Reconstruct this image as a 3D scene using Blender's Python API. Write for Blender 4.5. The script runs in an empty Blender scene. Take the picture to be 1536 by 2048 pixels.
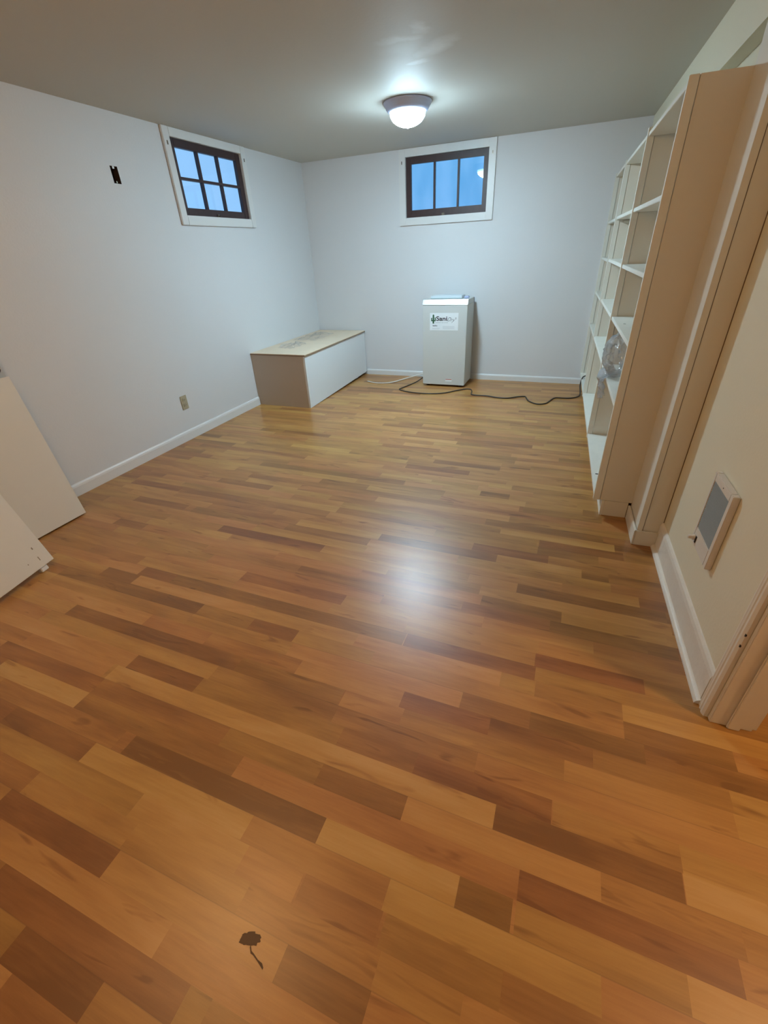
import bpy, bmesh, math, random
from mathutils import Vector, Matrix, noise

# ------------------------------------------------------------------ camera, world, exposure
SC = bpy.context.scene
COL = SC.collection
YAW, PITCH, ROLL = -0.4008675825, -0.5377081221, -0.0534683177
FPX = 873.015
f_ = Vector((math.sin(YAW)*math.cos(PITCH), math.cos(YAW)*math.cos(PITCH), math.sin(PITCH)))
r_ = Vector((math.cos(YAW), -math.sin(YAW), 0)); u_ = r_.cross(f_)
r2 = math.cos(ROLL)*r_ + math.sin(ROLL)*u_
u2 = -math.sin(ROLL)*r_ + math.cos(ROLL)*u_
cam = bpy.data.cameras.new('camera'); cam_o = bpy.data.objects.new('camera', cam); COL.objects.link(cam_o)
cam_o.matrix_world = Matrix(((r2.x, u2.x, -f_.x, 0), (r2.y, u2.y, -f_.y, 0), (r2.z, u2.z, -f_.z, 1.35), (0, 0, 0, 1)))
cam.sensor_fit = 'HORIZONTAL'; cam.sensor_width = 36; cam.lens = 36*FPX/1536
cam.clip_start = 0.02
SC.camera = cam_o

SC.cycles.transparent_max_bounces = 32
SC.view_settings.view_transform = 'Standard'
SC.view_settings.look = 'None'
SC.view_settings.gamma = 1
SC.view_settings.use_curve_mapping = False
SC.view_settings.exposure = 0.24

LED_COL = (0.60, 0.86, 1.02); LED_POWER = 70.0
WARM_COL = (1.0, 0.585, 0.25); WARM_POWER = 27.0
HALL_COL = (1.0, 0.62, 0.32); HALL_POWER = 26.0

world = bpy.data.worlds.new('world'); SC.world = world; world.use_nodes = True
wn = world.node_tree.nodes; wl = world.node_tree.links
bg = wn['Background']
tc = wn.new('ShaderNodeTexCoord'); mp = wn.new('ShaderNodeMapping'); mp.inputs['Scale'].default_value = (9, 9, 3)
nz = wn.new('ShaderNodeTexNoise'); nz.inputs['Scale'].default_value = 2.0; nz.inputs['Detail'].default_value = 3
cr = wn.new('ShaderNodeValToRGB')
cr.color_ramp.elements[0].position = .35; cr.color_ramp.elements[0].color = (0.12, 0.40, 0.78, 1)
cr.color_ramp.elements[1].position = .7; cr.color_ramp.elements[1].color = (0.26, 0.56, 0.98, 1)
wl.new(tc.outputs['Generated'], mp.inputs['Vector']); wl.new(mp.outputs[0], nz.inputs['Vector'])
wl.new(nz.outputs['Fac'], cr.inputs['Fac']); wl.new(cr.outputs[0], bg.inputs['Color'])
sx = wn.new('ShaderNodeSeparateXYZ'); wl.new(tc.outputs['Generated'], sx.inputs[0])
mr = wn.new('ShaderNodeMapRange'); mr.inputs['From Min'].default_value = -.35; mr.inputs['From Max'].default_value = -.6
wl.new(sx.outputs[0], mr.inputs['Value'])
mxw = wn.new('ShaderNodeMix'); mxw.data_type = 'RGBA'; mxw.inputs['B'].default_value = (.36, .62, .98, 1)
mlw = wn.new('ShaderNodeMath'); mlw.operation = 'MULTIPLY'; mlw.inputs[1].default_value = .75; wl.new(mr.outputs[0], mlw.inputs[0])
wl.new(mlw.outputs[0], mxw.inputs['Factor']); wl.new(cr.outputs[0], mxw.inputs['A']); wl.new(mxw.outputs['Result'], bg.inputs['Color'])
bg.inputs['Strength'].default_value = 1.0

# ------------------------------------------------------------------ helpers
def mat(name, color, rough=.5, metal=0, spec=.5, bump=0, bscale=200, var=0, vscale=3, **kw):
    m = bpy.data.materials.new(name); m.use_nodes = True
    n = m.node_tree.nodes; l = m.node_tree.links; b = n['Principled BSDF']
    b.inputs['Base Color'].default_value = (*color, 1); b.inputs['Roughness'].default_value = rough
    b.inputs['Metallic'].default_value = metal; b.inputs['Specular IOR Level'].default_value = spec
    for k, v in kw.items(): b.inputs[k.replace('_', ' ')].default_value = v
    if bump or var:
        t = n.new('ShaderNodeTexCoord')
    if bump:
        z = n.new('ShaderNodeTexNoise'); z.inputs['Scale'].default_value = bscale; z.inputs['Detail'].default_value = 2
        bp = n.new('ShaderNodeBump'); bp.inputs['Strength'].default_value = bump; bp.inputs['Distance'].default_value = .002
        l.new(t.outputs['Object'], z.inputs['Vector']); l.new(z.outputs['Fac'], bp.inputs['Height']); l.new(bp.outputs[0], b.inputs['Normal'])
    if var:
        z = n.new('ShaderNodeTexNoise'); z.inputs['Scale'].default_value = vscale; z.inputs['Detail'].default_value = 3
        mx = n.new('ShaderNodeMix'); mx.data_type = 'RGBA'
        mx.inputs['A'].default_value = (*[c*(1-var) for c in color], 1); mx.inputs['B'].default_value = (*[min(1, c*(1+var)) for c in color], 1)
        l.new(t.outputs['Object'], z.inputs['Vector']); l.new(z.outputs['Fac'], mx.inputs['Factor']); l.new(mx.outputs['Result'], b.inputs['Base Color'])
    return m

def emit(name, color, s):
    m = bpy.data.materials.new(name); m.use_nodes = True
    n = m.node_tree.nodes; b = n['Principled BSDF']
    b.inputs['Base Color'].default_value = (.8, .8, .8, 1)
    b.inputs['Emission Color'].default_value = (*color, 1); b.inputs['Emission Strength'].default_value = s
    return m

def lamp_glass(name, color, s, rim):
    # frosted bowl: small rim values dim the rim, large ones dim the bottom
    m = emit(name, color, s); n = m.node_tree.nodes; l = m.node_tree.links
    t = n.new('ShaderNodeTexCoord'); sp = n.new('ShaderNodeSeparateXYZ'); l.new(t.outputs['Object'], sp.inputs[0])
    r = n.new('ShaderNodeMapRange'); r.inputs['From Min'].default_value = -.070 if rim < .5 else -.060; r.inputs['From Max'].default_value = -.120
    r.inputs['To Min'].default_value = s*rim; r.inputs['To Max'].default_value = s*(1.55 if rim < .5 else .40)
    l.new(sp.outputs[2], r.inputs['Value']); l.new(r.outputs[0], n['Principled BSDF'].inputs['Emission Strength'])
    return m

def obj(name, bm, m, parent=None, smooth=False):
    me = bpy.data.meshes.new(name)
    bmesh.ops.recalc_face_normals(bm, faces=bm.faces)
    bm.to_mesh(me); bm.free()
    if isinstance(m, (list, tuple)):
        for q in m: me.materials.append(q)
    else: me.materials.append(m)
    if smooth:
        for p in me.polygons: p.use_smooth = True
    o = bpy.data.objects.new(name, me); COL.objects.link(o)
    if parent: o.parent = parent
    return o

def tag(o, label=None, cat=None, group=None, kind=None):
    if label: o['label'] = label
    if cat: o['category'] = cat
    if group: o['group'] = group
    if kind: o['kind'] = kind
    return o

def empty(name, loc=(0, 0, 0), rz=0):
    o = bpy.data.objects.new(name, None); COL.objects.link(o); o.empty_display_size = .1
    o.location = loc; o.rotation_euler = (0, 0, rz); return o

def box(bm, x0, x1, y0, y1, z0, z1, bevel=0):
    vs = [bm.verts.new((x, y, z)) for x in (x0, x1) for y in (y0, y1) for z in (z0, z1)]
    fs = [bm.faces.new([vs[i] for i in q]) for q in ((0, 1, 3, 2), (4, 6, 7, 5), (0, 4, 5, 1), (2, 3, 7, 6), (0, 2, 6, 4), (1, 5, 7, 3))]
    if bevel:
        es = list({e for f in fs for e in f.edges})
        bmesh.ops.bevel(bm, geom=es, offset=bevel, segments=2, affect='EDGES')
    return bm

def bx(*a, bevel=0):
    return box(bmesh.new(), *a, bevel=bevel)

def sweep(bm, prof, ax, a0, a1, side=1, base=0):
    """profile [(depth, height)] extruded along axis ax ('x' or 'y') from a0 to a1; depth goes from base in direction side."""
    def P(a, d, h):
        return (a, base + side*d, h) if ax == 'x' else (base + side*d, a, h)
    A = [bm.verts.new(P(a0, d, h)) for d, h in prof]; B = [bm.verts.new(P(a1, d, h)) for d, h in prof]
    n = len(prof)
    for i in range(n):
        j = (i+1) % n
        bm.faces.new((A[i], A[j], B[j], B[i]))
    bm.faces.new(A[::-1]); bm.faces.new(B)
    return bm

def lathe(bm, prof, c=(0, 0), seg=48, axis='z'):
    rings = []
    for r, z in prof:
        if r < 1e-6: rings.append([bm.verts.new((c[0], c[1], z))])
        else: rings.append([bm.verts.new((c[0]+r*math.cos(2*math.pi*i/seg), c[1]+r*math.sin(2*math.pi*i/seg), z)) for i in range(seg)])
    for a, b in zip(rings, rings[1:]):
        for i in range(seg):
            j = (i+1) % seg
            if len(a) == 1 and len(b) == 1: continue
            if len(a) == 1: bm.faces.new((a[0], b[i], b[j]))
            elif len(b) == 1: bm.faces.new((a[i], a[j], b[0]))
            else: bm.faces.new((a[i], a[j], b[j], b[i]))
    return bm

def smooth_path(pts, n=8):
    P = [Vector(p) for p in pts]; out = []
    for i in range(len(P)-1):
        p0 = P[max(i-1, 0)]; p1 = P[i]; p2 = P[i+1]; p3 = P[min(i+2, len(P)-1)]
        for k in range(n):
            t = k/n
            out.append(.5*((2*p1)+(p2-p0)*t+(2*p0-5*p1+4*p2-p3)*t*t+(3*p1-p0-3*p2+p3)*t**3))
    out.append(P[-1]); return out

def tube(bm, pts, r, seg=8, flat=1.0):
    rings = []
    for i, p in enumerate(pts):
        d = (pts[min(i+1, len(pts)-1)]-pts[max(i-1, 0)]).normalized()
        s = d.cross(Vector((0, 0, 1)));
        if s.length < 1e-3: s = Vector((1, 0, 0))
        s.normalize(); t = s.cross(d).normalized()
        rings.append([bm.verts.new(p + s*r*math.cos(2*math.pi*k/seg) + t*r*flat*math.sin(2*math.pi*k/seg)) for k in range(seg)])
    for a, b in zip(rings, rings[1:]):
        for k in range(seg):
            j = (k+1) % seg; bm.faces.new((a[k], a[j], b[j], b[k]))
    bm.faces.new(rings[0][::-1]); bm.faces.new(rings[-1])
    return bm

def panel_with_holes(bm, us, vs, holes, P):
    """grid of quads on plane P(u, v), leaving out rectangles (u0, u1, v0, v1)."""
    us = sorted(set(us + [h[i] for h in holes for i in (0, 1)])); vs = sorted(set(vs + [h[i] for h in holes for i in (2, 3)]))
    V = {}
    def g(i, j):
        if (i, j) not in V: V[i, j] = bm.verts.new(P(us[i], vs[j]))
        return V[i, j]
    for i in range(len(us)-1):
        for j in range(len(vs)-1):
            cu = (us[i]+us[i+1])/2; cv = (vs[j]+vs[j+1])/2
            if any(h[0] < cu < h[1] and h[2] < cv < h[3] for h in holes): continue
            bm.faces.new((g(i, j), g(i+1, j), g(i+1, j+1), g(i, j+1)))
    return bm

# ------------------------------------------------------------------ materials
M = {}
M['wall'] = mat('wall_paint', (.70, .71, .725), .55, bump=.25, bscale=90, var=.025, vscale=1.3)
M['wall_r'] = mat('right_wall_paint', (.77, .715, .55), .5, bump=.25, bscale=90, var=.025, vscale=1.5)
M['trim'] = mat('white_trim_paint', (.74, .745, .74), .38, bump=.1, bscale=40, var=.02, vscale=9)
M['cream'] = mat('cream_cabinet_paint', (.74, .70, .61), .42, bump=.12, bscale=60, var=.02, vscale=6)
M['shelfp'] = mat('shelf_paint', (.78, .77, .70), .45, bump=.15, bscale=70, var=.05, vscale=14)
M['doorp'] = mat('door_paint', (.74, .72, .66), .45, var=.02, vscale=8, bump=.08, bscale=60)
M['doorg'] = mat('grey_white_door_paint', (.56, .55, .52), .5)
M['casing'] = mat('worn_casing_paint', (.78, .735, .65), .45, bump=.4, bscale=50, var=.06, vscale=20)
M['sash'] = mat('dark_brown_sash_paint', (.045, .022, .022), .45, var=.35, vscale=25)
M['black'] = mat('black_rubber', (.02, .018, .017), .5)
M['cord'] = mat('dark_cord', (.05, .04, .035), .5)
M['steel'] = mat('brushed_steel', (.80, .83, .86), .36, 1)
M['unit'] = mat('white_grey_powder_coat', (.58, .60, .585), .35, var=.01)
M['unit_top'] = mat('top_panel_paint', (.62, .68, .72), .4)
M['benchw'] = mat('white_melamine', (.74, .77, .79), .38)
M['benchb'] = mat('beige_melamine', (.50, .43, .36), .5)
M['edge'] = mat('board_edge_brown', (.25, .17, .11), .6)
M['ply'] = mat('plain_board_top', (.76, .62, .46), .55, var=.10, vscale=11)
M['outlet'] = mat('ivory_plastic', (.42, .38, .27), .4)
M['dark'] = mat('dark_hole', (.02, .015, .012), .8)
M['stud'] = mat('brown_stud', (.055, .035, .03), .8, var=.5, vscale=40)
M['grille'] = mat('grey_steel_grille', (.25, .24, .215), .65)
M['heat'] = mat('heater_cover_paint', (.72, .66, .58), .4)
M['brass'] = mat('aged_metal', (.20, .17, .13), .35, .8)
M['knob'] = mat('dark_bronze_knob', (.05, .03, .028), .35, .6)
M['base_metal'] = mat('lamp_base_brushed_grey', (.50, .56, .78), .4, .1)
M['gap'] = mat('dark_joint_gap', (.16, .10, .06), .8)  # dark caulk line along the pilaster joints
M['label'] = mat('label_white', (.78, .82, .84), .4)
M['ink'] = mat('label_black_ink', (.015, .012, .02), .5)
M['inkg'] = mat('label_grey_ink', (.10, .11, .13), .5)
M['green'] = mat('label_green_ink', (.03, .12, .055), .5)
M['red'] = mat('label_red_ink', (.5, .09, .05), .5)
M['hose'] = mat('pale_hose', (.72, .68, .62), .4)
M['smudge'] = mat('dark_brown_smudge', (.12, .062, .026), .55)
M['concrete'] = mat('window_well_concrete', (.35, .38, .42), .9, var=.2, vscale=8)

# ceiling with spackle patches
def ceiling_mat():
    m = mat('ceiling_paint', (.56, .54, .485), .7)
    n = m.node_tree.nodes; l = m.node_tree.links; b = n['Principled BSDF']
    t = n.new('ShaderNodeTexCoord'); z = n.new('ShaderNodeTexNoise'); z.inputs['Scale'].default_value = 9; z.inputs['Detail'].default_value = 4
    l.new(t.outputs['Object'], z.inputs['Vector'])
    add = n.new('ShaderNodeMixRGB'); add.blend_type = 'ADD'; add.inputs[0].default_value = .13
    l.new(t.outputs['Object'], add.inputs[1]); l.new(z.outputs['Color'], add.inputs[2])
    prev = None
    for (cx, cy, sx, sy, ang, w) in ((-.83, 2.95, .055, .13, .9, 1), (-.97, 2.78, .10, .035, 0, .9), (-.84, 2.70, .035, .07, .0, .8), (-1.0, 2.86, .10, .10, 0, .35), (-.98, 3.10, .06, .018, .1, 1.0)):
        mp_ = n.new('ShaderNodeMapping'); mp_.vector_type = 'TEXTURE'
        mp_.inputs['Location'].default_value = (cx+.065, cy+.065, 2.27); mp_.inputs['Rotation'].default_value = (0, 0, ang); mp_.inputs['Scale'].default_value = (sx, sy, 1)
        l.new(add.outputs[0], mp_.inputs['Vector'])
        g = n.new('ShaderNodeVectorMath'); g.operation = 'LENGTH'; l.new(mp_.outputs[0], g.inputs[0])
        r = n.new('ShaderNodeMapRange'); r.inputs['From Min'].default_value = .25; r.inputs['From Max'].default_value = 1.35
        r.inputs['To Min'].default_value = w; r.inputs['To Max'].default_value = 0; l.new(g.outputs['Value'], r.inputs['Value'])
        if prev is None: prev = r.outputs[0]
        else:
            mm = n.new('ShaderNodeMath'); mm.operation = 'MAXIMUM'; l.new(prev, mm.inputs[0]); l.new(r.outputs[0], mm.inputs[1]); prev = mm.outputs[0]
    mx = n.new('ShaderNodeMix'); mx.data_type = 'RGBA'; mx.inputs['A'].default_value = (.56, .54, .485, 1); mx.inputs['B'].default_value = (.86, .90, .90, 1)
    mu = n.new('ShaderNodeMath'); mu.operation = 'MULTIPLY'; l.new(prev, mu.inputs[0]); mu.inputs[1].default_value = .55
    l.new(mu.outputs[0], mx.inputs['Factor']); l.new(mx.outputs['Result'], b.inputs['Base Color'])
    z2 = n.new('ShaderNodeTexNoise'); z2.inputs['Scale'].default_value = 60
    bp = n.new('ShaderNodeBump'); bp.inputs['Strength'].default_value = .2; bp.inputs['Distance'].default_value = .002
    l.new(t.outputs['Object'], z2.inputs['Vector']); l.new(z2.outputs['Fac'], bp.inputs['Height']); l.new(bp.outputs[0], b.inputs['Normal'])
    return m
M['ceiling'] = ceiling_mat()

# laminate floor: one face per printed strip, tone + seed stored per face
def floor_mat():
    m = bpy.data.materials.new('oak_strip_laminate'); m.use_nodes = True
    n = m.node_tree.nodes; l = m.node_tree.links; b = n['Principled BSDF']
    at = n.new('ShaderNodeAttribute'); at.attribute_name = 'strip'
    sep = n.new('ShaderNodeSeparateColor'); l.new(at.outputs['Color'], sep.inputs[0])
    geo = n.new('ShaderNodeTexCoord')
    off = n.new('ShaderNodeCombineXYZ')
    k1 = n.new('ShaderNodeMath'); k1.operation = 'MULTIPLY'; k1.inputs[1].default_value = 37.0; l.new(sep.outputs[1], k1.inputs[0]); l.new(k1.outputs[0], off.inputs[0]); l.new(k1.outputs[0], off.inputs[2])
    ad = n.new('ShaderNodeVectorMath'); ad.operation = 'ADD'; l.new(geo.outputs['Object'], ad.inputs[0]); l.new(off.outputs[0], ad.inputs[1])
    def nz(sx, sy, scale, det, rough=.55, dist=0):
        mp_ = n.new('ShaderNodeMapping'); mp_.inputs['Scale'].default_value = (sx, sy, 1); l.new(ad.outputs[0], mp_.inputs['Vector'])
        z = n.new('ShaderNodeTexNoise'); z.inputs['Scale'].default_value = scale; z.inputs['Detail'].default_value = det; z.inputs['Roughness'].default_value = rough
        z.inputs['Distortion'].default_value = dist; l.new(mp_.outputs[0], z.inputs['Vector']); return z.outputs['Fac']
    broad = nz(1, 7, 2.2, 3, .5, .6)
    fine = nz(1, 16, 9, 5, .65, .3)
    knots = nz(1.6, 10, 2.4, 2, .5, 1.0)
    def math_(op, a, b_=None, c=None):
        q = n.new('ShaderNodeMath'); q.operation = op
        for i, v in enumerate((a, b_, c)):
            if v is None: continue
            if isinstance(v, (int, float)): q.inputs[i].default_value = v
            else: l.new(v, q.inputs[i])
        return q.outputs[0]
    t = math_('MULTIPLY_ADD', math_('SUBTRACT', broad, .5), .95, sep.outputs[0])
    t = math_('MULTIPLY_ADD', math_('SUBTRACT', fine, .5), .38, t)
    kr = n.new('ShaderNodeMapRange'); kr.inputs['From Min'].default_value = .64; kr.inputs['From Max'].default_value = .74; kr.inputs['To Min'].default_value = 0; kr.inputs['To Max'].default_value = .38
    l.new(knots, kr.inputs['Value'])
    t = math_('SUBTRACT', t, kr.outputs[0])
    r = n.new('ShaderNodeValToRGB'); e = r.color_ramp.elements
    e[0].position = 0; e[0].color = (.215, .085, .018, 1)
    e[1].position = 1; e[1].color = (.570, .310, .100, 1)
    for p, c in ((.25, (.310, .128, .028)), (.5, (.415, .188, .042)), (.75, (.510, .254, .062))):
        q = e.new(p); q.color = (*c, 1)
    l.new(t, r.inputs['Fac'])
    # hue drift per strip (pinkish / yellowish)
    hs = n.new('ShaderNodeHueSaturation'); l.new(r.outputs[0], hs.inputs['Color'])
    l.new(math_('MULTIPLY_ADD', math_('SUBTRACT', sep.outputs[2], .5), .015, .5), hs.inputs['Hue'])
    hs.inputs['Saturation'].default_value = .97
    # board seams every third strip
    sy = n.new('ShaderNodeSeparateXYZ'); l.new(geo.outputs['Object'], sy.inputs[0])
    fr = math_('FRACT', math_('DIVIDE', math_('SUBTRACT', sy.outputs[1], .42), .1965))
    d = math_('ABSOLUTE', math_('SUBTRACT', fr, .5))
    seam = math_('GREATER_THAN', d, .4935)
    mx = n.new('ShaderNodeMix'); mx.data_type = 'RGBA'; mx.inputs['B'].default_value = (.12, .055, .025, 1)
    l.new(math_('MULTIPLY', seam, .25), mx.inputs['Factor']); l.new(hs.outputs[0], mx.inputs['A'])
    l.new(mx.outputs['Result'], b.inputs['Base Color'])
    b.inputs['Roughness'].default_value = .27
    l.new(math_('MULTIPLY_ADD', fine, .12, .30), b.inputs['Roughness'])
    b.inputs['Specular IOR Level'].default_value = .75
    bp = n.new('ShaderNodeBump'); bp.inputs['Strength'].default_value = .12; bp.inputs['Distance'].default_value = .001
    l.new(fine, bp.inputs['Height']); l.new(bp.outputs[0], b.inputs['Normal'])
    return m
M['floor'] = floor_mat()

def film_mat(name, white=.12, gloss=.25, tint=(.97, .955, .965)):
    m = bpy.data.materials.new(name); m.use_nodes = True
    n = m.node_tree.nodes; l = m.node_tree.links; out = n['Material Output']; n.remove(n['Principled BSDF'])
    tr = n.new('ShaderNodeBsdfTransparent'); tr.inputs[0].default_value = (*tint, 1)
    gl = n.new('ShaderNodeBsdfGlossy'); gl.inputs['Roughness'].default_value = .14
    t_ = n.new('ShaderNodeTexCoord'); z_ = n.new('ShaderNodeTexNoise'); z_.inputs['Scale'].default_value = 34; z_.inputs['Detail'].default_value = 2
    b_ = n.new('ShaderNodeBump'); b_.inputs['Strength'].default_value = .9; b_.inputs['Distance'].default_value = .006
    l.new(t_.outputs['Object'], z_.inputs['Vector']); l.new(z_.outputs['Fac'], b_.inputs['Height']); l.new(b_.outputs[0], gl.inputs['Normal'])
    df = n.new('ShaderNodeBsdfDiffuse'); df.inputs[0].default_value = (.85, .84, .86, 1)
    tl = n.new('ShaderNodeBsdfTranslucent'); tl.inputs[0].default_value = (.85, .84, .86, 1)
    a = n.new('ShaderNodeMixShader'); l.new(df.outputs[0], a.inputs[1]); l.new(tl.outputs[0], a.inputs[2])
    lw = n.new('ShaderNodeLayerWeight'); lw.inputs[0].default_value = .3
    b = n.new('ShaderNodeMixShader'); b.inputs[0].default_value = white; l.new(tr.outputs[0], b.inputs[1]); l.new(a.outputs[0], b.inputs[2])
    c = n.new('ShaderNodeMixShader')
    mm = n.new('ShaderNodeMath'); mm.operation = 'MULTIPLY_ADD'; mm.inputs[1].default_value = gloss; mm.inputs[2].default_value = .04; l.new(lw.outputs['Fresnel'], mm.inputs[0])
    l.new(mm.outputs[0], c.inputs[0]); l.new(b.outputs[0], c.inputs[1]); l.new(gl.outputs[0], c.inputs[2]); l.new(c.outputs[0], out.inputs[0])
    return m
M['bag'] = film_mat('clear_plastic_bag', .24, .8, (1, 1, 1))
M['wrap'] = film_mat('clear_plastic_wrap', .16, .25, (1, 1, 1))

def glass_mat():
    m = bpy.data.materials.new('window_glass'); m.use_nodes = True
    n = m.node_tree.nodes; l = m.node_tree.links; out = n['Material Output']; n.remove(n['Principled BSDF'])
    tr = n.new('ShaderNodeBsdfTransparent'); tr.inputs[0].default_value = (.90, .95, .97, 1)
    gl = n.new('ShaderNodeBsdfGlossy'); gl.inputs['Roughness'].default_value = .02
    lw = n.new('ShaderNodeLayerWeight'); lw.inputs[0].default_value = .5
    pw = n.new('ShaderNodeMath'); pw.operation = 'POWER'; pw.inputs[1].default_value = 5; l.new(lw.outputs['Facing'], pw.inputs[0])
    fr = n.new('ShaderNodeMath'); fr.operation = 'MULTIPLY_ADD'; fr.inputs[1].default_value = .8; fr.inputs[2].default_value = .045; l.new(pw.outputs[0], fr.inputs[0])
    c = n.new('ShaderNodeMixShader'); l.new(fr.outputs[0], c.inputs[0]); l.new(tr.outputs[0], c.inputs[1]); l.new(gl.outputs[0], c.inputs[2]); l.new(c.outputs[0], out.inputs[0])
    return m
M['glass'] = glass_mat()

# ------------------------------------------------------------------ room dimensions
XL, YB, H = -2.993, 5.277, 2.212       # left wall, back wall, ceiling
YF = -1.6                               # wall behind the camera
TH = math.radians(1.9); PX, PY = .563, 1.75   # right-hand side runs a little skew
def RW(u, v, z=0):
    du, dv = u-PX, v-PY
    return (math.cos(TH)*du - math.sin(TH)*dv + PX, math.sin(TH)*du + math.cos(TH)*dv + PY, z)
UW, UP, UR, US = .585, .480, .56, .283  # heater wall, pilaster face, alcove rear wall, bookcase front
VP, VS = 2.175, 2.43                    # pilaster near face, bookcase near side
VD0, VD1 = .28, 1.18                    # doorway
def right_root(name, u=0, v=0, z=0):
    o = empty(name, RW(u, v, z), TH); return o
def rstruct(name, bm, m):
    """structure piece whose mesh is in right-hand (u, v) coordinates"""
    for vt in bm.verts: vt.co = Vector(RW(vt.co.x, vt.co.y, vt.co.z))
    o = obj(name, bm, m); o['kind'] = 'structure'; return o
def struct(name, bm, m):
    o = obj(name, bm, m); o['kind'] = 'structure'; return o

# ------------------------------------------------------------------ floor
STRIPS = [(9, -2.271, -1.371, 0.15),(10, -1.836, -1.137, 0.75),(11, -1.652, -0.438, 0.2),(7, -2.313, -1.55, 0.7),(7, -2.313, -1.213, 0.45),(5, -2.034, -1.073, 0.6),(3, -1.964, -1.477, 0.65),(2, -2.031, -1.452, 0.3),(1, -1.923, -1.453, 0.85),(0, -1.834, -1.191, 0.45),(1, -1.459, -0.758, 0.33),(3, -1.458, 0.006, 0.75),(0, -1.146, -0.429, 0.12),(-1, -1.448, -0.626, 0.8),(-1, -1.652, -1.253, 0.2),(-4, -1.37, -0.916, 0.1),(-3, -1.337, -0.923, 0.6),(-4, -0.897, -0.393, 0.55),(-4, -1.316, -0.39, 0.62),(-6, -1.184, -0.554, 0.2),(-6, -1.111, -0.535, 0.25),(-6, -1.059, -0.495, 0.4),(-7, -1.001, -0.739, 0.1),(0, -0.43, -0.052, 0.8),(-2, -0.593, -0.424, 0.6),(-2, -0.418, -0.207, 0.33),(-4, -0.397, -0.183, 0.15),(-2, -0.198, 0.073, 0.4),(-3, -0.186, 0.001, 0.5),(4, 0.154, 0.46, 0.5),(3, -0.245, 0.456, 0.12),(4, -0.243, 0.151, 0.22),(3, -0.504, -0.244, 0.78),(2, -0.234, 0.272, 0.72),(2, 0.271, 0.561, 0.42),(3, 0.458, 0.629, 0.88),(0, -0.141, 0.077, 0.15),(1, 0.085, 0.542, 0.2),(0, 0.085, 0.436, 0.5),(13, -1.33, -0.774, 0.3),(9, -1.092, -0.869, 0.22),(8, -0.856, -0.164, 0.65),(10, -0.624, -0.047, 0.75),(11, -0.434, 0.068, 0.2),(7, -0.357, -0.053, 0.25),(8, -0.161, 0.068, 0.3),(6, -0.557, -0.334, 0.6),(6, -1.007, -0.561, 0.25),(5, -0.553, -0.07, 0.35),(23, 0.012, 0.297, 0.3),(18, -0.051, 0.545, 0.2),(17, -0.207, 0.554, 0.7),(16, -0.189, 0.145, 0.3),(16, 0.145, 0.529, 0.6),(14, -0.158, 0.266, 0.6),(15, 0.456, 0.558, 0.15),(12, -0.144, 0.062, 0.6),(10, -0.12, 0.073, 0.65),(9, 0.351, 0.648, 0.25),(10, 0.072, 0.351, 0.4),(21, 0.109, 0.337, 0.25),(21, -0.172, 0.221, 0.7),(21, -0.343, -0.176, 0.2),(20, 0.343, 0.555, 0.4),(31, -1.369, -0.889, 0.22),(29, -1.462, -1.103, 0.25),(31, -0.883, -0.63, 0.6),(29, -0.606, -0.125, 0.7),(18, -1.738, -1.06, 0.15),(19, -1.544, -0.834, 0.6),(20, -1.369, -0.855, 0.25),(20, -0.846, -0.357, 0.72),(21, -0.808, -0.174, 0.25),(24, -1.667, -1.166, 0.6),(35, -0.968, -0.506, 0.2),(37, -0.795, -0.315, 0.2),(31, -0.379, -0.198, 0.4),(18, -0.043, 0.092, 0.2),(17, -1.623, -1.238, 0.65),(15, -0.261, 0.103, 0.25),(23, -2.789, -2.347, 0.25),(25, -2.934, -2.635, 0.3),(26, -2.18, -1.74, 0.3),(27, -1.982, -1.554, 0.7),(20, -2.06, -1.535, 0.3),(20, -2.551, -2.119, 0.3),(31, -2.048, -1.307, 0.3),(23, -1.866, -1.198, 0.28),(16, -2.427, -2.196, 0.25),(30, -2.961, -2.671, 0.3),(41, -2.509, -2.271, 0.25),(40, -1.285, -0.806, 0.25),(37, -1.481, -0.998, 0.25),(41, -1.122, -0.685, 0.75),(43, -0.717, -0.519, 0.25),(44, -1.212, -0.752, 0.3),(40, -0.629, -0.225, 0.3),(38, -0.315, -0.116, 0.4),(31, -1.375, -0.891, 0.25),(31, -0.379, -0.199, 0.2),(33, -0.2, 0.307, 0.35),(29, -0.101, 0.322, 0.25),(24, 0.014, 0.411, 0.2),(24, -0.493, 0.003, 0.45),(30, -0.597, -0.096, 0.7),(48, -1.327, -1.104, 0.25),(37, -0.327, 0.168, 0.6),(41, 0.06, 0.304, 0.3),(46, -0.042, 0.255, 0.3),(59, -1.184, -0.373, 0.65),(57, -0.798, -0.341, 0.6),(63, -1.755, -1.048, 0.6)]
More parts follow.
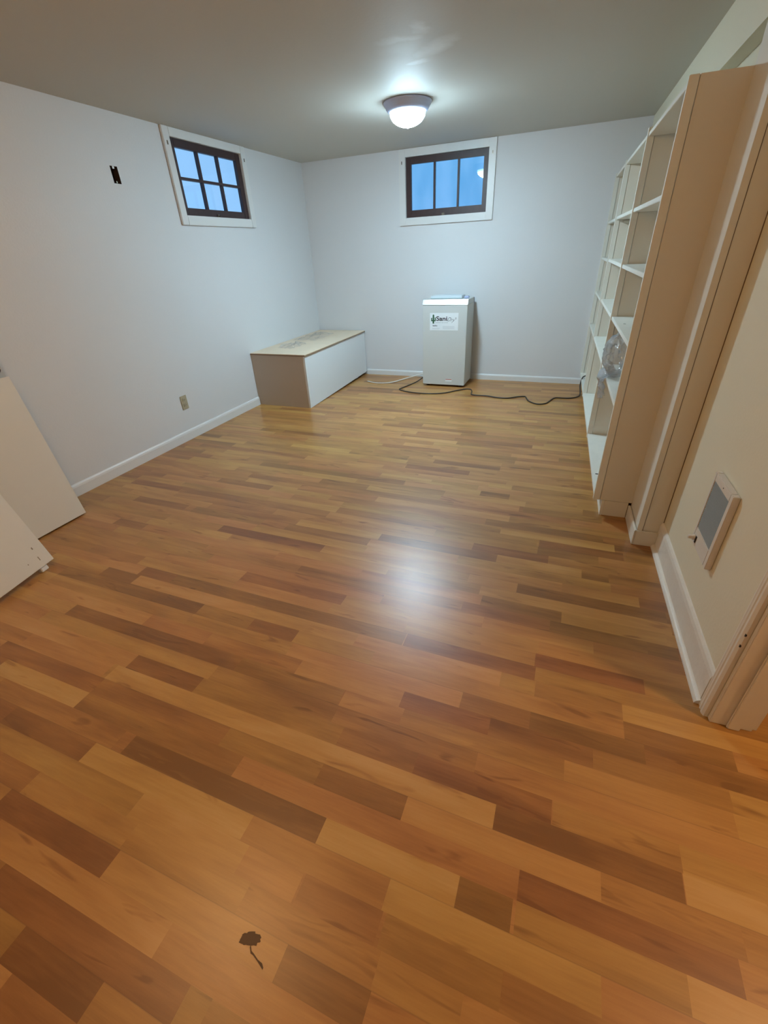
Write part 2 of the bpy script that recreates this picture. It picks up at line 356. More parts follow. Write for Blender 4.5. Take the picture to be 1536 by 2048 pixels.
def build_floor():
    SW, SY = .0655, .42
    x_min, x_max = -3.1, 2.6
    r_min = int((YF-.1-SY)/SW)-1; r_max = int((YB+.1-SY)/SW)+1
    rnd = random.Random(11)
    rows = {}
    for r, a, b, t in STRIPS: rows.setdefault(r, []).append((a, b, t))
    bm = bmesh.new(); cl = bm.loops.layers.float_color.new('strip')
    pal = [.22, .34, .42, .46, .48, .5, .52, .54, .57, .60, .64, .70]
    for r in range(r_min, r_max+1):
        y0 = SY + r*SW; y1 = y0 + SW
        segs = []; last = None
        for a, b, t in sorted(rows.get(r, [])):
            if last is not None and a < last: a = last
            if b - a < .05: continue
            segs.append((a, b, t)); last = b
        full = []; x = x_min - rnd.random()*.5
        def fill(x, end):
            while x < end - 1e-6:
                ln = rnd.choice((.36, .46, .56, .66, .78, .92))*rnd.uniform(.85, 1.15)
                e = min(x+ln, end)
                if end - e < .12: e = end
                full.append((x, e, rnd.choice(pal)+rnd.uniform(-.04, .04))); x = e
        for a, b, t in segs:
            fill(x, a); full.append((a, b, t)); x = b
        fill(x, x_max)
        for a, b, t in full:
            f = bm.faces.new([bm.verts.new(p) for p in ((a, y0, 0), (b, y0, 0), (b, y1, 0), (a, y1, 0))])
            c = (max(0, t), rnd.random(), rnd.random(), 1)
            for lp in f.loops: lp[cl] = c
    return bm
struct('floor', build_floor(), M['floor'])

# ------------------------------------------------------------------ walls, ceiling
WL = (3.338, 4.182, 1.668, 2.155)      # left window sash opening: y0, y1, z0, z1
WB = (-1.797, -.963, 1.640, 2.144)     # back window sash opening: x0, x1, z0, z1
HOLE = (2.740, 2.798, 1.824, 1.919)
bm = panel_with_holes(bmesh.new(), [YF, 0, 2, 4, YB], [0, 1.1, H], [WL, HOLE], lambda u, v: (XL, u, v))
WD = .05
for (a, b, c, d, dep) in ((*WL, WD),):
    for q in (((XL, a, c), (XL, b, c), (XL-dep, b, c), (XL-dep, a, c)), ((XL, a, d), (XL, b, d), (XL-dep, b, d), (XL-dep, a, d)),
              ((XL, a, c), (XL, a, d), (XL-dep, a, d), (XL-dep, a, c)), ((XL, b, c), (XL, b, d), (XL-dep, b, d), (XL-dep, b, c))):
        bm.faces.new([bm.verts.new(p) for p in q])
wl_o = struct('wall_left', bm, M['wall'])
bm = panel_with_holes(bmesh.new(), [XL, -1, 1, 2.6], [0, 1.1, H], [WB], lambda u, v: (u, YB, v))
a, b, c, d = WB
for q in (((a, YB, c), (b, YB, c), (b, YB+WD, c), (a, YB+WD, c)), ((a, YB, d), (b, YB, d), (b, YB+WD, d), (a, YB+WD, d)),
          ((a, YB, c), (a, YB, d), (a, YB+WD, d), (a, YB+WD, c)), ((b, YB, c), (b, YB, d), (b, YB+WD, d), (b, YB+WD, c))):
    bm.faces.new([bm.verts.new(p) for p in q])
struct('wall_back', bm, M['wall'])
struct('wall_front', bx(XL-.1, 2.6, YF-.1, YF, 0, H), M['wall'])
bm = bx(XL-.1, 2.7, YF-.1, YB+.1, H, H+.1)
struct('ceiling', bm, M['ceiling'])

# right-hand wall (skewed): heater wall with doorway, alcove rear wall, pilaster, header
bm = bmesh.new()
box(bm, UW, UW+.115, VD1, VP+.001, 0, H)
box(bm, UW, UW+.115, VD0, VD1, 2.04, H)
box(bm, UW, UW+.115, YF-.2, VD0, 0, H)
rstruct('wall_right', bm, M['wall_r'])
rstruct('wall_alcove', bx(UR, UR+.14, VS+.006, 5.6, 0, H), M['wall_r'])
rstruct('wall_pilaster', bx(UP, UW+.03, VP, VS+.005, 0, H), M['cream'])
rstruct('wall_header', bx(UP+.016, UR, VS+.006, 5.45, 1.985, H), M['wall_r'])
# thin corner board on the pilaster's near face
rstruct('trim_3', bx(UW-.003, UW+.001, VP-.0012, VP+.0004, .08, H), M['gap'])
rstruct('trim_4', bx(UP+.0225, UP+.0245, VP-.0012, VP+.0004, .08, H), M['gap'])
rstruct('trim_1', bx(UP-.002, UP+.022, VP-.004, VP, .0, H, bevel=.0012), M['cream'])
# hallway beyond the doorway
struct('wall_hallway', bx(2.3, 2.4, YF-.1, YB+.1, 0, H), M['wall_r'])
struct('wall_hallway_end', bx(.75, 2.3, 2.4, 2.5, 0, H), M['wall_r'])

# baseboards
PB = [(0, 0), (.014, 0), (.014, .062), (.011, .074), (.006, .082), (0, .084)]
struct('baseboard_left', sweep(bmesh.new(), PB, 'y', YF, 3.7975, 1, XL), M['trim'])
struct('baseboard_back', sweep(bmesh.new(), [(d, h*.75) for d, h in PB], 'x', -2.36, .30, -1, YB), M['trim'])
PR = [(0, 0), (.013, 0), (.013, .115), (.010, .130), (.005, .138), (0, .140)]
SHOE = [(.013, 0), (.030, 0), (.029, .006), (.024, .013), (.018, .017), (.013, .019)]
bm = sweep(bmesh.new(), PR, 'y', VD1+.055, VP, -1, UW)
o = rstruct('baseboard_right', bm, M['casing'])
bm = sweep(bmesh.new(), SHOE, 'y', VD1+.045, VP-.012, -1, UW)
o = rstruct('trim_2', bm, M['casing'])
bm = bmesh.new(); box(bm, UP-.012, UW-.012, VP-.014, VP-.0045, 0, .082, bevel=.002); box(bm, UP-.014, UP-.0025, VP-.014, VS-.002, 0, .082, bevel=.002)
rstruct('baseboard_pilaster', bm, M['cream'])

# ------------------------------------------------------------------ windows
def window(name, root, Wd, Ht, cols, rows, cas, latch=True, top_trim=.055, glass_in=(.05, .055, .05, .06)):
    """built in local axes: x along the wall (0..Wd), y out of the room (+), z up (0..Ht)"""
    L, B, T = cas
    bm = bmesh.new()
    box(bm, -L, 0, -.02, 0, -B, Ht+T, bevel=.003); box(bm, Wd, Wd+L, -.02, 0, -B, Ht+T, bevel=.003)
    box(bm, 0, Wd, -.02, 0, -B, 0, bevel=.003); box(bm, 0, Wd, -.02, 0, Ht, Ht+T, bevel=.003)
    obj('window_casing', bm, M['trim'], root)
    gl, gb, gr, gt = glass_in
    bm = bmesh.new()
    y0, y1 = .002, .034
    box(bm, .002, gl, y0, y1, .002, Ht-.002, bevel=.002); box(bm, Wd-gr, Wd-.002, y0, y1, .002, Ht-.002, bevel=.002)
    box(bm, gl, Wd-gr, y0, y1, .002, gb, bevel=.002); box(bm, gl, Wd-gr, y0, y1, Ht-gt, Ht-.002, bevel=.002)
    sash = obj('window_sash', bm, M['sash'], root)
    gw = Wd-gl-gr; gh = Ht-gb-gt
    for i in range(1, cols):
        x = gl + gw*i/cols
        obj('muntin', bx(x-.009, x+.009, y0+.002, y1-.002, gb-.001, Ht-gt+.001), M['sash'], sash)
    for j in range(1, rows):
        z = gb + gh*j/rows
        obj('muntin', bx(gl-.001, Wd-gr+.001, y0+.001, y1-.003, z-.009, z+.009), M['sash'], sash)
    obj('window_pane', bx(gl-.004, Wd-gr+.004, .016, .020, gb-.004, Ht-gt+.004), M['glass'], sash)
    bm = bmesh.new()
    xc = Wd*.475
    box(bm, xc-.014, xc+.014, -.006, .004, -.002, .022, bevel=.002)
    box(bm, xc-.004, xc+.004, -.022, -.004, .002, .012, bevel=.002)
    obj('window_latch', bm, M['brass'], root)
    for x in (-.035, Wd+.035):
        obj('casing_hook', bx(x-.004, x+.004, -.024, -.019, Ht-.055, Ht-.03, bevel=.001), M['brass'], root)

# left window: local x runs towards the camera
w1 = empty('window_1', (XL, WL[0], WL[2]), math.pi/2); w1['kind'] = 'structure'
window('window_1', w1, WL[1]-WL[0], WL[3]-WL[2], 3, 2, (.066, .066, .056), glass_in=(.050, .053, .062, .054))
w2 = empty('window_2', (WB[0], YB, WB[2]), 0); w2['kind'] = 'structure'
window('window_2', w2, WB[1]-WB[0], WB[3]-WB[2], 3, 1, (.068, .068, .066), glass_in=(.055, .064, .048, .058))

# ------------------------------------------------------------------ doorway on the right
d1 = right_root('door_1', UW, VD1); d1['kind'] = 'structure'
bm = bmesh.new()
PC = [(0, 0), (.011, 0), (.016, .010), (.016, .018), (.013, .022), (.016, .026), (.016, .032), (.013, .036), (.015, .042), (.009, .056), (0, .056)]
A = [bm.verts.new((-d-.0005, h, 0)) for d, h in PC]; Bv = [bm.verts.new((-d-.0005, h, 2.10)) for d, h in PC]
for i in range(len(PC)):
    j = (i+1) % len(PC); bm.faces.new((A[i], A[j], Bv[j], Bv[i]))
bm.faces.new(A[::-1]); bm.faces.new(Bv)
obj('door_casing', bm, M['casing'], d1)
obj('door_jamb', bx(.0, .115, -.018, .0, 0, 2.04, bevel=.002), M['casing'], d1)
obj('door_stop', bx(.045, .080, -.029, -.018, 0, 2.03, bevel=.003), M['casing'], d1)
obj('door_casing', bx(.115, .130, -.010, .05, 0, 2.10, bevel=.002), M['casing'], d1)
for z in (.325, .368):
    bm = bmesh.new(); lathe(bm, [(0, 0), (.007, 0), (.007, .003), (0, .003)], seg=16)
    for vt in bm.verts: vt.co = Vector((.001 - vt.co.z - .011, vt.co.x*.9 + .004, vt.co.y*.8 + z))
    obj('screw_hole', bm, M['dark'], d1)

# ------------------------------------------------------------------ hole in the left wall
hb = empty('wall_box', (XL, HOLE[0], HOLE[2])); w_, h_ = HOLE[1]-HOLE[0], HOLE[3]-HOLE[2]
tag(hb, 'open rectangular electrical cut-out in white wall left of the six-pane window', 'wall opening')
bm = bmesh.new(); dp = .05
P8 = lambda x, y, z: bm.verts.new((x, y, z))
for q in (((0, 0, 0), (0, w_, 0), (-dp, w_, 0), (-dp, 0, 0)), ((0, 0, h_), (0, w_, h_), (-dp, w_, h_), (-dp, 0, h_)), ((0, 0, 0), (0, 0, h_), (-dp, 0, h_), (-dp, 0, 0)),
          ((0, w_, 0), (0, w_, h_), (-dp, w_, h_), (-dp, w_, 0)), ((-dp, 0, 0), (-dp, w_, 0), (-dp, w_, h_), (-dp, 0, h_))):
    bm.faces.new([bm.verts.new(p) for p in q])
obj('box_shell', bm, M['stud'], hb)
obj('box_ear', bx(-.004, -.001, .02, .036, h_-.014, h_, bevel=.001), M['trim'], hb)
obj('box_ear', bx(-.012, -.008, .026, .036, .004, .016, bevel=.001), M['brass'], hb)

# outlet on the left wall
ot = empty('wall_outlet', (XL, 2.80, .317)); tag(ot, 'small tan duplex outlet plate low on the white left wall', 'outlet')
obj('outlet_plate', bx(0.0005, .006, -.035, .035, -.057, .057, bevel=.002), M['outlet'], ot)
for z in (-.022, .022):
    bm = bx(.006, .009, -.016, .016, z-.014, z+.014, bevel=.003)
    rc = obj('receptacle', bm, M['outlet'], ot)
    bm = bmesh.new()
    for y in (-.007, .007): box(bm, .0088, .0095, y-.0012, y+.0012, z-.003, z+.006)
    box(bm, .0088, .0095, -.002, .002, z-.010, z-.006)
    obj('slot', bm, M['dark'], rc)

# ------------------------------------------------------------------ ceiling lamps
def ceiling_lamp(loc, label, colr, power, depth=.078, rim=.03, group=None):
    r = empty('ceiling_lamp', loc); tag(r, label, 'ceiling light', group)
    bm = bmesh.new(); lathe(bm, [(0, 0), (.162, 0), (.166, -.006), (.160, -.016), (.152, -.026), (.146, -.038), (.136, -.050), (.127, -.055), (.119, -.050), (0, -.040)])
    obj('lamp_base', bm, M['base_metal'], r, True)
    prof = [(.120, -.0535)] + [(.122*math.cos(a), -.055 - depth*math.sin(a)) for a in [i*math.pi/2/12 for i in range(1, 12)]] + [(0, -.055-depth)]
    bm = bmesh.new(); lathe(bm, prof)
    area = 2*math.pi*.124*.110
    obj('glass_bowl', bm, lamp_glass('lit_glass_'+('cool' if colr[2] > .8 else 'warm'), colr, power/area/math.pi, rim), r, True)
    bm = bmesh.new(); e_ = -.055-depth; lathe(bm, [(0, e_+.002), (.007, e_+.001), (.007, e_-.004), (.004, e_-.008), (0, e_-.010)], seg=16)
    obj('finial', bm, M['base_metal'], r, True)
    return r
ceiling_lamp((-1.26, 3.76, H), 'round flush ceiling lamp with cool white glowing glass bowl', LED_COL, LED_POWER)
ceiling_lamp((-1.32, .50, H), 'round flush ceiling lamp with warm glow near the leaning panels', WARM_COL, WARM_POWER, .17, 1.0)  # out of view; deep rim-bright bowl shaped to light walls more than floor
ceiling_lamp((1.55, .75, H), 'round flush ceiling lamp with warm glow in the hallway', HALL_COL, HALL_POWER)

# ------------------------------------------------------------------ low storage bench in the corner
bn = empty('storage_bench', (XL+.0015, 3.802, 0)); tag(bn, 'long low white and beige box bench with wood-coloured top in the corner', 'bench')
BWd, BLn, BH = .6225, 1.46, .523
obj('end_panel', bx(0, BWd-.012, 0, .016, 0, BH-.014, bevel=.001), M['benchb'], bn)
obj('end_panel', bx(0, BWd-.012, BLn-.016, BLn, .05, BH-.014, bevel=.001), M['benchb'], bn)
bm = bmesh.new()
# front panel with a slight upward cut along its foot towards the far end
pts = [(.004, 0), (BLn, .034), (BLn, BH-.014), (.004, BH-.014)]
Fa = [bm.verts.new((BWd-.012, y, z)) for y, z in pts]; Fb = [bm.verts.new((BWd+.004, y, z)) for y, z in pts]
bm.faces.new(Fa); bm.faces.new(Fb)
for i in range(len(pts)): j = (i+1) % len(pts); bm.faces.new((Fa[i], Fa[j], Fb[j], Fb[i]))
obj('front_panel', bm, M['benchw'], bn)
obj('bench_top', bx(0, BWd+.012, -.0015, BLn, BH-.013, BH+.003, bevel=.0015), M['ply'], bn)
obj('top_edging', bx(BWd+.0125, BWd+.0145, -.0035, BLn, BH-.013, BH-.0035), M['edge'], bn)
obj('top_edging', bx(0, BWd+.012, -.0040, -.0018, BH-.013, BH-.0035), M['edge'], bn)
obj('bench_back', bx(0, .012, .016, BLn-.016, .02, BH-.014), M['benchb'], bn)
obj('bench_bottom', bx(.014, BWd-.07, .02, BLn-.02, .035, .05), M['benchb'], bn)
for y in (.50, .86, 1.20):
    obj('foot_block', bx(BWd-.090, BWd-.030, y, y+.06, 0, .034, bevel=.002), M['benchb'], bn)

# crumpled clear film on the bench
def film(name, loc, size, amp, seed, label, m, cat='plastic film'):
    bm = bmesh.new(); bmesh.ops.create_grid(bm, x_segments=28, y_segments=28, size=.5)
    for vt in bm.verts:
        p = vt.co.copy(); q = Vector((p.x*3.1+seed, p.y*2.7-seed, seed))
        e = max(abs(p.x), abs(p.y))*2
        h = abs(noise.noise(q*.9))*1.6 + abs(noise.noise(q*2.6))*.22
        vt.co = Vector((p.x*size[0] + noise.noise(q*2)*.04, p.y*size[1] + noise.noise(q*2+Vector((5, 1, 2)))*.04, .002 + amp*h*(1-e**3)))
    o = obj(name, bm, m, None, True); o.location = loc
    tag(o, label, cat); return o
film('plastic_wrap', (XL+.24, 4.22, BH+.003), (.20, .30), .05, 2.3, 'small crumple of clear plastic wrap on the near half of the low bench', M['wrap'])
film('plastic_wrap', (XL+.20, 4.78, BH+.003), (.28, .50), .055, 7.7, 'larger crumple of clear plastic wrap on the far half of the low bench', M['wrap'])

# ------------------------------------------------------------------ dehumidifier
dh = empty('dehumidifier', (-1.492, 4.87, 0)); tag(dh, 'tall pale grey box-shaped dehumidifier with cactus label standing on the floor', 'dehumidifier')
DW, DD, DZ = .475, .34, .843
obj('body', bx(0, DW, 0, DD, .022, DZ, bevel=.003), M['unit'], dh)
bm = bmesh.new()
prof = [(0, DZ+.001), (-.004, DZ+.004), (.020, DZ+.050), (.024, DZ+.052), (.024, DZ+.001)]
A = [bm.verts.new((-.002, y, z)) for y, z in prof]; Bq = [bm.verts.new((DW+.002, y, z)) for y, z in prof]
for i in range(5): j = (i+1) % 5; bm.faces.new((A[i], A[j], Bq[j], Bq[i]))
bm.faces.new(A); bm.faces.new(Bq)
obj('top_rim', bm, M['steel'], dh)
obj('lid', bx(0, DW, .0245, DD, DZ+.0005, DZ+.045, bevel=.003), M['unit'], dh)
obj('top_duct', bx(.045, .385, .13, .30, DZ+.0455, DZ+.075, bevel=.006), M['unit_top'], dh)
obj('handle', bx(.40, .45, .16, .22, DZ+.0455, DZ+.066, bevel=.006), M['base_metal'], dh)
obj('hinge', bx(DW-.012, DW+.004, DD-.006, DD+.006, DZ-.03, DZ+.040, bevel=.002), M['base_metal'], dh)
for x in (.05, DW-.05):
    for y in (.05, DD-.05):
        bm = bmesh.new(); lathe(bm, [(0, 0), (.018, 0), (.018, .022), (0, .022)], (x, y), 16); obj('foot', bm, M['black'], dh)
for x, z in ((.016, .68-.09), (DW-.018, .585), (.018, .36), (DW-.026, .325), (.04, .05), (.20, .052), (.36, .05), (DW-.02, .60)):
    bm = bmesh.new(); lathe(bm, [(0, 0), (.003, 0), (.0022, .0015), (0, .002)], seg=8)
    for vt in bm.verts: c = vt.co.copy(); vt.co = Vector((c.x+x, -c.z-.0002, c.y+z))
    obj('screw', bm, M['base_metal'], dh)
lab = obj('label', bx(.079, .385, -.0012, -.0001, .597, .768), M['label'], dh); tag(lab, 'white maker label with green cactus and black lettering')

def text(name, s, x, z, size, m, parent, y=-.0017, shear=0, bold=0, width=None, rotz=0):
    cu = bpy.data.curves.new('t', 'FONT'); cu.body = s; cu.size = size; cu.shear = shear; cu.extrude = .0001; cu.offset = bold
    t = bpy.data.objects.new('t', cu); COL.objects.link(t)
    bpy.context.view_layer.update()
    me = bpy.data.meshes.new_from_object(t.evaluated_get(bpy.context.evaluated_depsgraph_get()))
    bpy.data.objects.remove(t)
    xs = [v.co.x for v in me.vertices]; w0 = max(xs)-min(xs); k = (width/w0) if width else 1; x0 = min(xs)
    for v in me.vertices:
        a, b = (v.co.x-x0)*k, v.co.y
        v.co = Vector((x + a*math.cos(rotz)-b*math.sin(rotz), y - v.co.z, z + b*math.cos(rotz) + a*math.sin(rotz)))
    me.materials.clear(); me.materials.append(m)
    o = bpy.data.objects.new(name, me); COL.objects.link(o); o.parent = parent; return o
text('lettering', 'Sani', .148, .693, .060, M['ink'], lab, bold=.0013, width=.118)
text('lettering', 'Dry', .266, .690, .056, M['inkg'], lab, shear=.5, width=.084, bold=-.0004, rotz=-.12)
text('lettering', '®', .352, .706, .026, M['inkg'], lab, width=.015)
text('lettering', 'BASEMENT AIR SYSTEM', .140, .671, .0085, M['inkg'], lab, width=.135)
text('lettering', 'SaniDry', .110, .638, .016, M['inkg'], lab, width=.052, bold=.0006)
bm = bmesh.new()
for i, (x0, x1, z) in enumerate(((.105, .190, .617), (.105, .182, .610), (.220, .345, .636), (.220, .350, .628), (.220, .340, .620), (.220, .350, .612))):
    box(bm, x0, x1, -.0016, -.0013, z, z+.0022)
obj('small_print', bm, mat('faint_print', (.50, .53, .56), .5), lab)
bm = bmesh.new()   # cactus
def cap(cx, z0, z1, w):
    n = 10; pts = [(cx-w, z0), (cx+w, z0)] + [(cx + w*math.cos(a), z1 + w*math.sin(a)) for a in [i*math.pi/n for i in range(n+1)]]
    A = [bm.verts.new((x, -.0019, z)) for x, z in pts]; B_ = [bm.verts.new((x, -.0013, z)) for x, z in pts]
    bm.faces.new(A); bm.faces.new(B_)
    for i in range(len(pts)): j = (i+1) % len(pts); bm.faces.new((A[i], A[j], B_[j], B_[i]))
cap(.117, .664, .744, .0085); cap(.098, .694, .716, .0055); cap(.137, .696, .720, .0055)
for x0, x1 in ((.0925, .112), (.122, .1425)):
    box(bm, x0, x1, -.0019, -.0013, .687, .698)
obj('cactus_mark', bm, M['green'], lab)
st = obj('rating_sticker', bx(.262, .336, -.0010, -.0001, .060, .090), M['label'], dh)
obj('red_stripe', bx(.264, .334, -.0015, -.0011, .080, .087), M['red'], st)

# ------------------------------------------------------------------ cord and hose
def rz(pts, r, m, name, label, cat, flat=1.0):
    bm = bmesh.new(); tube(bm, smooth_path([Vector(p)-Vector(dh.location) for p in pts], 7), r, 8, flat); o = obj(name, bm, m, dh, True); tag(o, label); return o
z = .0065
rz([(-1.47, 5.24, .09), (-1.53, 5.18, .055), (-1.60, 4.98, .012), (-1.69, 4.70, z), (-1.695, 4.64, z), (-1.62, 4.585, z), (-1.475, 4.545, z), (-1.30, 4.55, z), (-1.163, 4.61, z), (-1.05, 4.74, z),
    (-.98, 4.80, z), (-.925, 4.80, z), (-.895, 4.72, z), (-.88, 4.62, z), (-.83, 4.595, z), (-.70, 4.59, z), (-.60, 4.555, z), (-.50, 4.555, z), (-.40, 4.63, z), (-.335, 4.65, z), (-.315, 4.60, z),
    (-.28, 4.50, z), (-.20, 4.425, z), (-.12, 4.46, z), (-.075, 4.60, z), (-.04, 4.67, z), (.03, 4.675, z), (.10, 4.69, z), (.16, 4.745, z), (.185, 4.80, .02), (.175, 4.92, .08), (.19, 5.0, .139), (.23, 5.06, .145)],
   .0062, M['cord'], 'power_cord', 'long dark brown power cord winding over the floor', None)
rz([(-1.47, 5.25, .075), (-1.60, 5.20, .05), (-1.74, 5.12, .02), (-1.82, 5.03, .008), (-1.87, 4.93, .008), (-1.96, 4.86, .007), (-2.08, 4.85, .007), (-2.20, 4.90, .007)], .0075, M['hose'], 'drain_hose',
   'thin pale hose lying on the floor towards the bench', None, .8)

# ------------------------------------------------------------------ bookcase
bc = right_root('bookcase', US, VS); tag(bc, 'tall cream built-in bookcase of three open bays along the right wall', 'bookcase')
HZ, ZB = 1.845, .094
D = UR-.004-US
vs = [0, .965, 2.04, 2.835]          # stile positions, near to far
sides = ['side_panel', 'divider', 'divider', 'divider']
for i, v in enumerate(vs):
    if i == 0:
        obj('side_panel', bx(.036, D-.001, 0, .018, ZB, HZ, bevel=.0015), M['cream'], bc)
    else:
        obj('divider', bx(.036, D-.001, v+(.006 if i == 1 else .002), v+.024, ZB, HZ-.002, bevel=.0015), M['cream'], bc)
    obj('face_stile', bx(0, .034, v-.003 if i == 0 else v, v+(.020 if i == 0 else .030), ZB, HZ + (.0 if i != 1 else .012), bevel=.002), M['shelfp'], bc)
for i in range(3):
    a = vs[i]+(.0205 if i == 0 else .0305); b = vs[i+1]-.0005
    obj('top_board', bx(.006, D-.012, a, b, HZ-.028, HZ-.008, bevel=.0015), M['cream'], bc)
    a2 = a; 
    for zt in (1.497, 1.214, .921, .626):
        if i == 2: zt -= .006
        obj('shelf', bx(.006, D-.012, a2, b, zt-.020, zt, bevel=.002), M['shelfp'], bc)
    obj('bottom_shelf', bx(.003, D-.012, a2, b, ZB+.008, ZB+.032, bevel=.002), M['shelfp'], bc)
    obj('back_panel', bx(D-.0115, D-.004, a, b+.0, ZB, HZ-.002), M['cream'], bc)
    for zt in (1.47, 1.187):
        if i: obj('shelf_cleat', bx(.06, .20, b-.016, b-.001, zt-.018, zt-.002, bevel=.001), M['shelfp'], bc)
obj('toe_kick', bx(.048, .060, -.002, 2.84, 0, ZB-.001), M['shelfp'], bc)
obj('toe_kick_end', bx(.0605, UP-US-.016, -.002, .010, 0, ZB-.001, bevel=.001), M['cream'], bc)
obj('scuff_mark', bx(.02, .075, .265, .277, ZB+.0322, ZB+.0327), M['dark'], bc)

ps = right_root('power_strip', US+.045, VS+2.62, ZB+.032); tag(ps, 'short black power strip on the bottom shelf of the farthest bay', 'power strip')
obj('strip_body', bx(0, .16, 0, .05, .0005, .035, bevel=.004), M['black'], ps)
obj('plug', bx(.02, .055, .01, .04, .0355, .06, bevel=.004), M['black'], ps)

# clear plastic bag bulging out of the near bay
def build_bag():
    bm = bmesh.new(); bmesh.ops.create_icosphere(bm, subdivisions=5, radius=1)
    for vt in bm.verts:
        p = vt.co.normalized()
        q = p*1.7
        az = math.atan2(p.y, p.x)
        fold = abs(noise.noise(Vector((math.cos(az)*2.6+p.z*.9, math.sin(az)*2.6, p.z*.8+7))))
        soft = noise.noise(q*1.1+Vector((9, 2, 4)))
        k = .98 + .10*noise.noise(q*3.4) - .42*fold*(.35+.65*max(0, p.z+.5)) + .14*soft
        co = Vector((p.x*.088*k, p.y*.17*k, p.z*.140*(.95+.08*soft)))
        if p.z > .72:      # gathered, tied top
            co.x *= .62; co.y *= .55; co.z += (p.z-.72)*.12
        co.z = max(co.z, -.1275)
        vt.co = co
    return bm
bg_o = right_root('plastic_bag', US+.050, VS+.64, .627+.1285)
tag(bg_o, 'crumpled clear plastic bag hanging out of the near bookcase bay', 'plastic bag')
obj('bag_body', build_bag(), M['bag'], bg_o, True)
def tail(pts, w0, w1, seed, n=22, m=7):
    P = smooth_path(pts, max(2, n//(len(pts)-1))); bm = bmesh.new(); rows_ = []
    for i, p in enumerate(P):
        t = i/(len(P)-1); w = w0*(1-t)+w1*t; rr = []
        for j in range(m):
            s = j/(m-1)-.5
            nn = noise.noise(Vector((s*6+seed, t*5, seed)))
            rr.append(bm.verts.new((p.x+.020*nn + .012*math.sin(s*9+seed), p.y+s*w, p.z+.008*noise.noise(Vector((t*7, s*5, seed+3))))))
        rows_.append(rr)
    for a, b in zip(rows_, rows_[1:]):
        for j in range(m-1): bm.faces.new((a[j], a[j+1], b[j+1], b[j]))
    return bm
for q in (([(-.02, .05, -.09), (-.064, .04, -.13), (-.064, .03, -.19), (-.056, .0, -.27)], .27, .02, 1.2), ([(-.01, -.06, -.09), (-.064, -.06, -.13), (-.062, -.08, -.18), (-.054, -.11, -.22)], .14, .03, 4.4),
          ([(0, .02, .108), (-.008, .035, .125), (-.014, .05, .140)], .03, .06, 6.1)):
    o = obj('bag_flap', tail(*q), M['bag'], bg_o); s = o.modifiers.new('s', 'SOLIDIFY'); s.thickness = .0005

# ------------------------------------------------------------------ wall heater
ht = right_root('wall_heater', UW, 1.545); tag(ht, 'small cream wall heater with grey louvre grille beside the doorway', 'heater')
hz0, hz1, hw, hd = .325, .618, .203, .022
bm = bmesh.new()
gy0, gy1, gz0, gz1 = .024, hw-.016, .392, .588
box(bm, -hd, -.001, 0, gy0, hz0, hz1, bevel=.002); box(bm, -hd, -.001, gy1, hw, hz0, hz1, bevel=.002)
box(bm, -hd, -.001, gy0, gy1, hz0, gz0, bevel=.002); box(bm, -hd, -.001, gy0, gy1, gz1, hz1, bevel=.002)
obj('cover', bm, M['heat'], ht)
obj('grille_backing', bx(-.008, -.0015, gy0, gy1, gz0, gz1), M['dark'], ht)
bm = bmesh.new(); N = 26
for i in range(N):
    zc = gz0 + (gz1-gz0)*(i+.5)/N
    vs_ = [bm.verts.new(p) for p in ((-.021, gy0, zc-.0028), (-.021, gy1, zc-.0028), (-.014, gy1, zc+.0022), (-.014, gy0, zc+.0022))]
    vt_ = [bm.verts.new((v.co.x, v.co.y, v.co.z+.0010)) for v in vs_]
    bm.faces.new(vs_); bm.faces.new(vt_)
    for k in range(4): j = (k+1) % 4; bm.faces.new((vs_[k], vs_[j], vt_[j], vt_[k]))
obj('louvre_grille', bm, M['grille'], ht)
bm = bmesh.new(); lathe(bm, [(0, 0), (.011, 0), (.011, .004), (.008, .008), (.008, .020), (.006, .023), (0, .023)], seg=24)
for vt in bm.verts: c = vt.co.copy(); vt.co = Vector((-hd-c.z, c.x+.172, c.y+.352))
kb = obj('thermostat_knob', bm, M['heat'], ht, True)
obj('knob_shaft', bx(-hd-.003, -hd-.0005, .150, .160, .338, .366, bevel=.001), M['dark'], ht)
obj('screw', bx(-hd-.002, -hd-.0002, .092, .097, .601, .606, bevel=.001), M['brass'], ht)

# ------------------------------------------------------------------ leaning panels on the left
# back panel: grey-white door slab with knob, cream panel standing in front of it
a1 = math.atan(.150)
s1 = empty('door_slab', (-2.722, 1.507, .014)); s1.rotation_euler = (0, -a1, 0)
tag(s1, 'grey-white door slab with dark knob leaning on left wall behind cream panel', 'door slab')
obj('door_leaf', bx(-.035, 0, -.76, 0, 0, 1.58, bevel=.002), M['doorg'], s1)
bm = bmesh.new(); lathe(bm, [(0, 0), (.019, 0), (.019, .003), (.009, .006), (.009, .020), (.021, .028), (.023, .038), (.017, .048), (0, .050)], seg=24)
for vt in bm.verts: c = vt.co.copy(); vt.co = Vector((c.z+.0005, c.x-.050, c.y+.895))
obj('door_knob', bm, M['knob'], s1, True)
s3 = empty('cream_panel', (-2.697, 1.507, .010)); s3.rotation_euler = (0, -a1, 0)
tag(s3, 'short cream board leaning against the left wall in front of knobbed door', 'board')
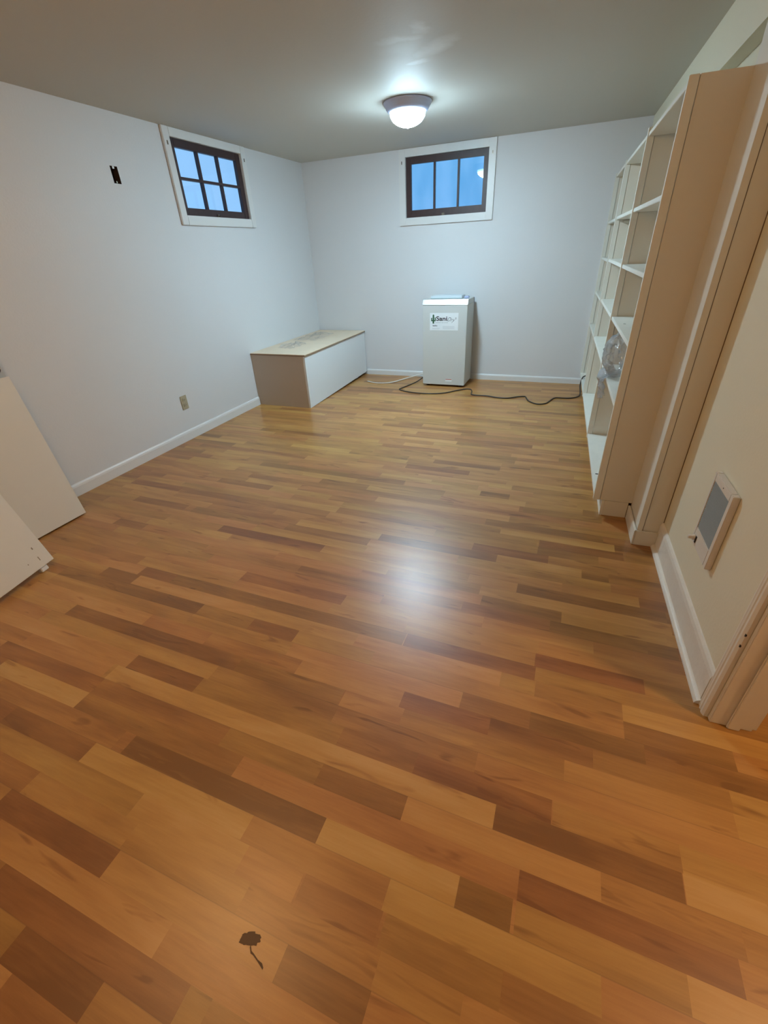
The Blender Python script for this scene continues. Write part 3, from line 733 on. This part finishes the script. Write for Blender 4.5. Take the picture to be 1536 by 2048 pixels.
obj('panel_board', bx(-.018, 0, -.76, 0, 0, .857, bevel=.0015), M['doorp'], s3)
a2 = math.atan(.30)
s2 = empty('door_slab', (-2.372, 1.075, .030)); s2.rotation_euler = (0, -a2, math.radians(11))
tag(s2, 'scuffed cream door slab leaning steeply in front, nearest the camera on the left', 'door slab')
obj('door_leaf', bx(-.035, 0, -.76, 0, 0, 2.03, bevel=.002), M['doorp'], s2)
bm = bmesh.new()
for (y, z, ly, lz) in ((-.055, .105, .006, .012), (-.060, .045, .004, .022), (-.12, .05, .004, .006)):
    box(bm, .0001, .0008, y-ly/2, y+ly/2, z-lz/2, z+lz/2)
obj('scuffs', bm, mat('scuff_grey', (.30, .25, .20), .7), s2)
obj('floor_guide', bx(-.032, -.006, -.085, -.045, -.026, -.0005, bevel=.003), M['trim'], s2)

# ------------------------------------------------------------------ dark smudge on the floor
rnd = random.Random(5)
bm = bmesh.new(); ctr = Vector((-.478, .200, .0006)); vs_ = []
for i in range(40):
    a = 2*math.pi*i/40; rr = 1 + .28*noise.noise(Vector((math.cos(a)*2.2, math.sin(a)*2.2, 3.3))) + .16*noise.noise(Vector((math.cos(a)*6, math.sin(a)*6, 1)))
    p = Vector((math.cos(a)*.026*rr, math.sin(a)*.0125*rr, 0)); ca, sa = math.cos(.35), math.sin(.35)
    vs_.append(bm.verts.new((ctr.x+p.x*ca-p.y*sa, ctr.y+p.x*sa+p.y*ca, .0006)))
bm.faces.new(vs_)
path = [Vector((-.470, .190, .0006)), Vector((-.462, .182, .0006)), Vector((-.455, .181, .0006)), Vector((-.440, .176, .0006)), Vector((-.428, .173, .0006)), Vector((-.421, .169, .0006))]
wd = [.002, .0022, .0016, .0014, .003, .0018]
L_ = [bm.verts.new((p.x, p.y+w, p.z)) for p, w in zip(path, wd)]; R_ = [bm.verts.new((p.x, p.y-w, p.z)) for p, w in zip(path, wd)]
for i in range(5): bm.faces.new((L_[i], L_[i+1], R_[i+1], R_[i]))
o = obj('stain', bm, M['smudge']); tag(o, 'small dark brown smudge with a thin tail on the near floor', 'stain')
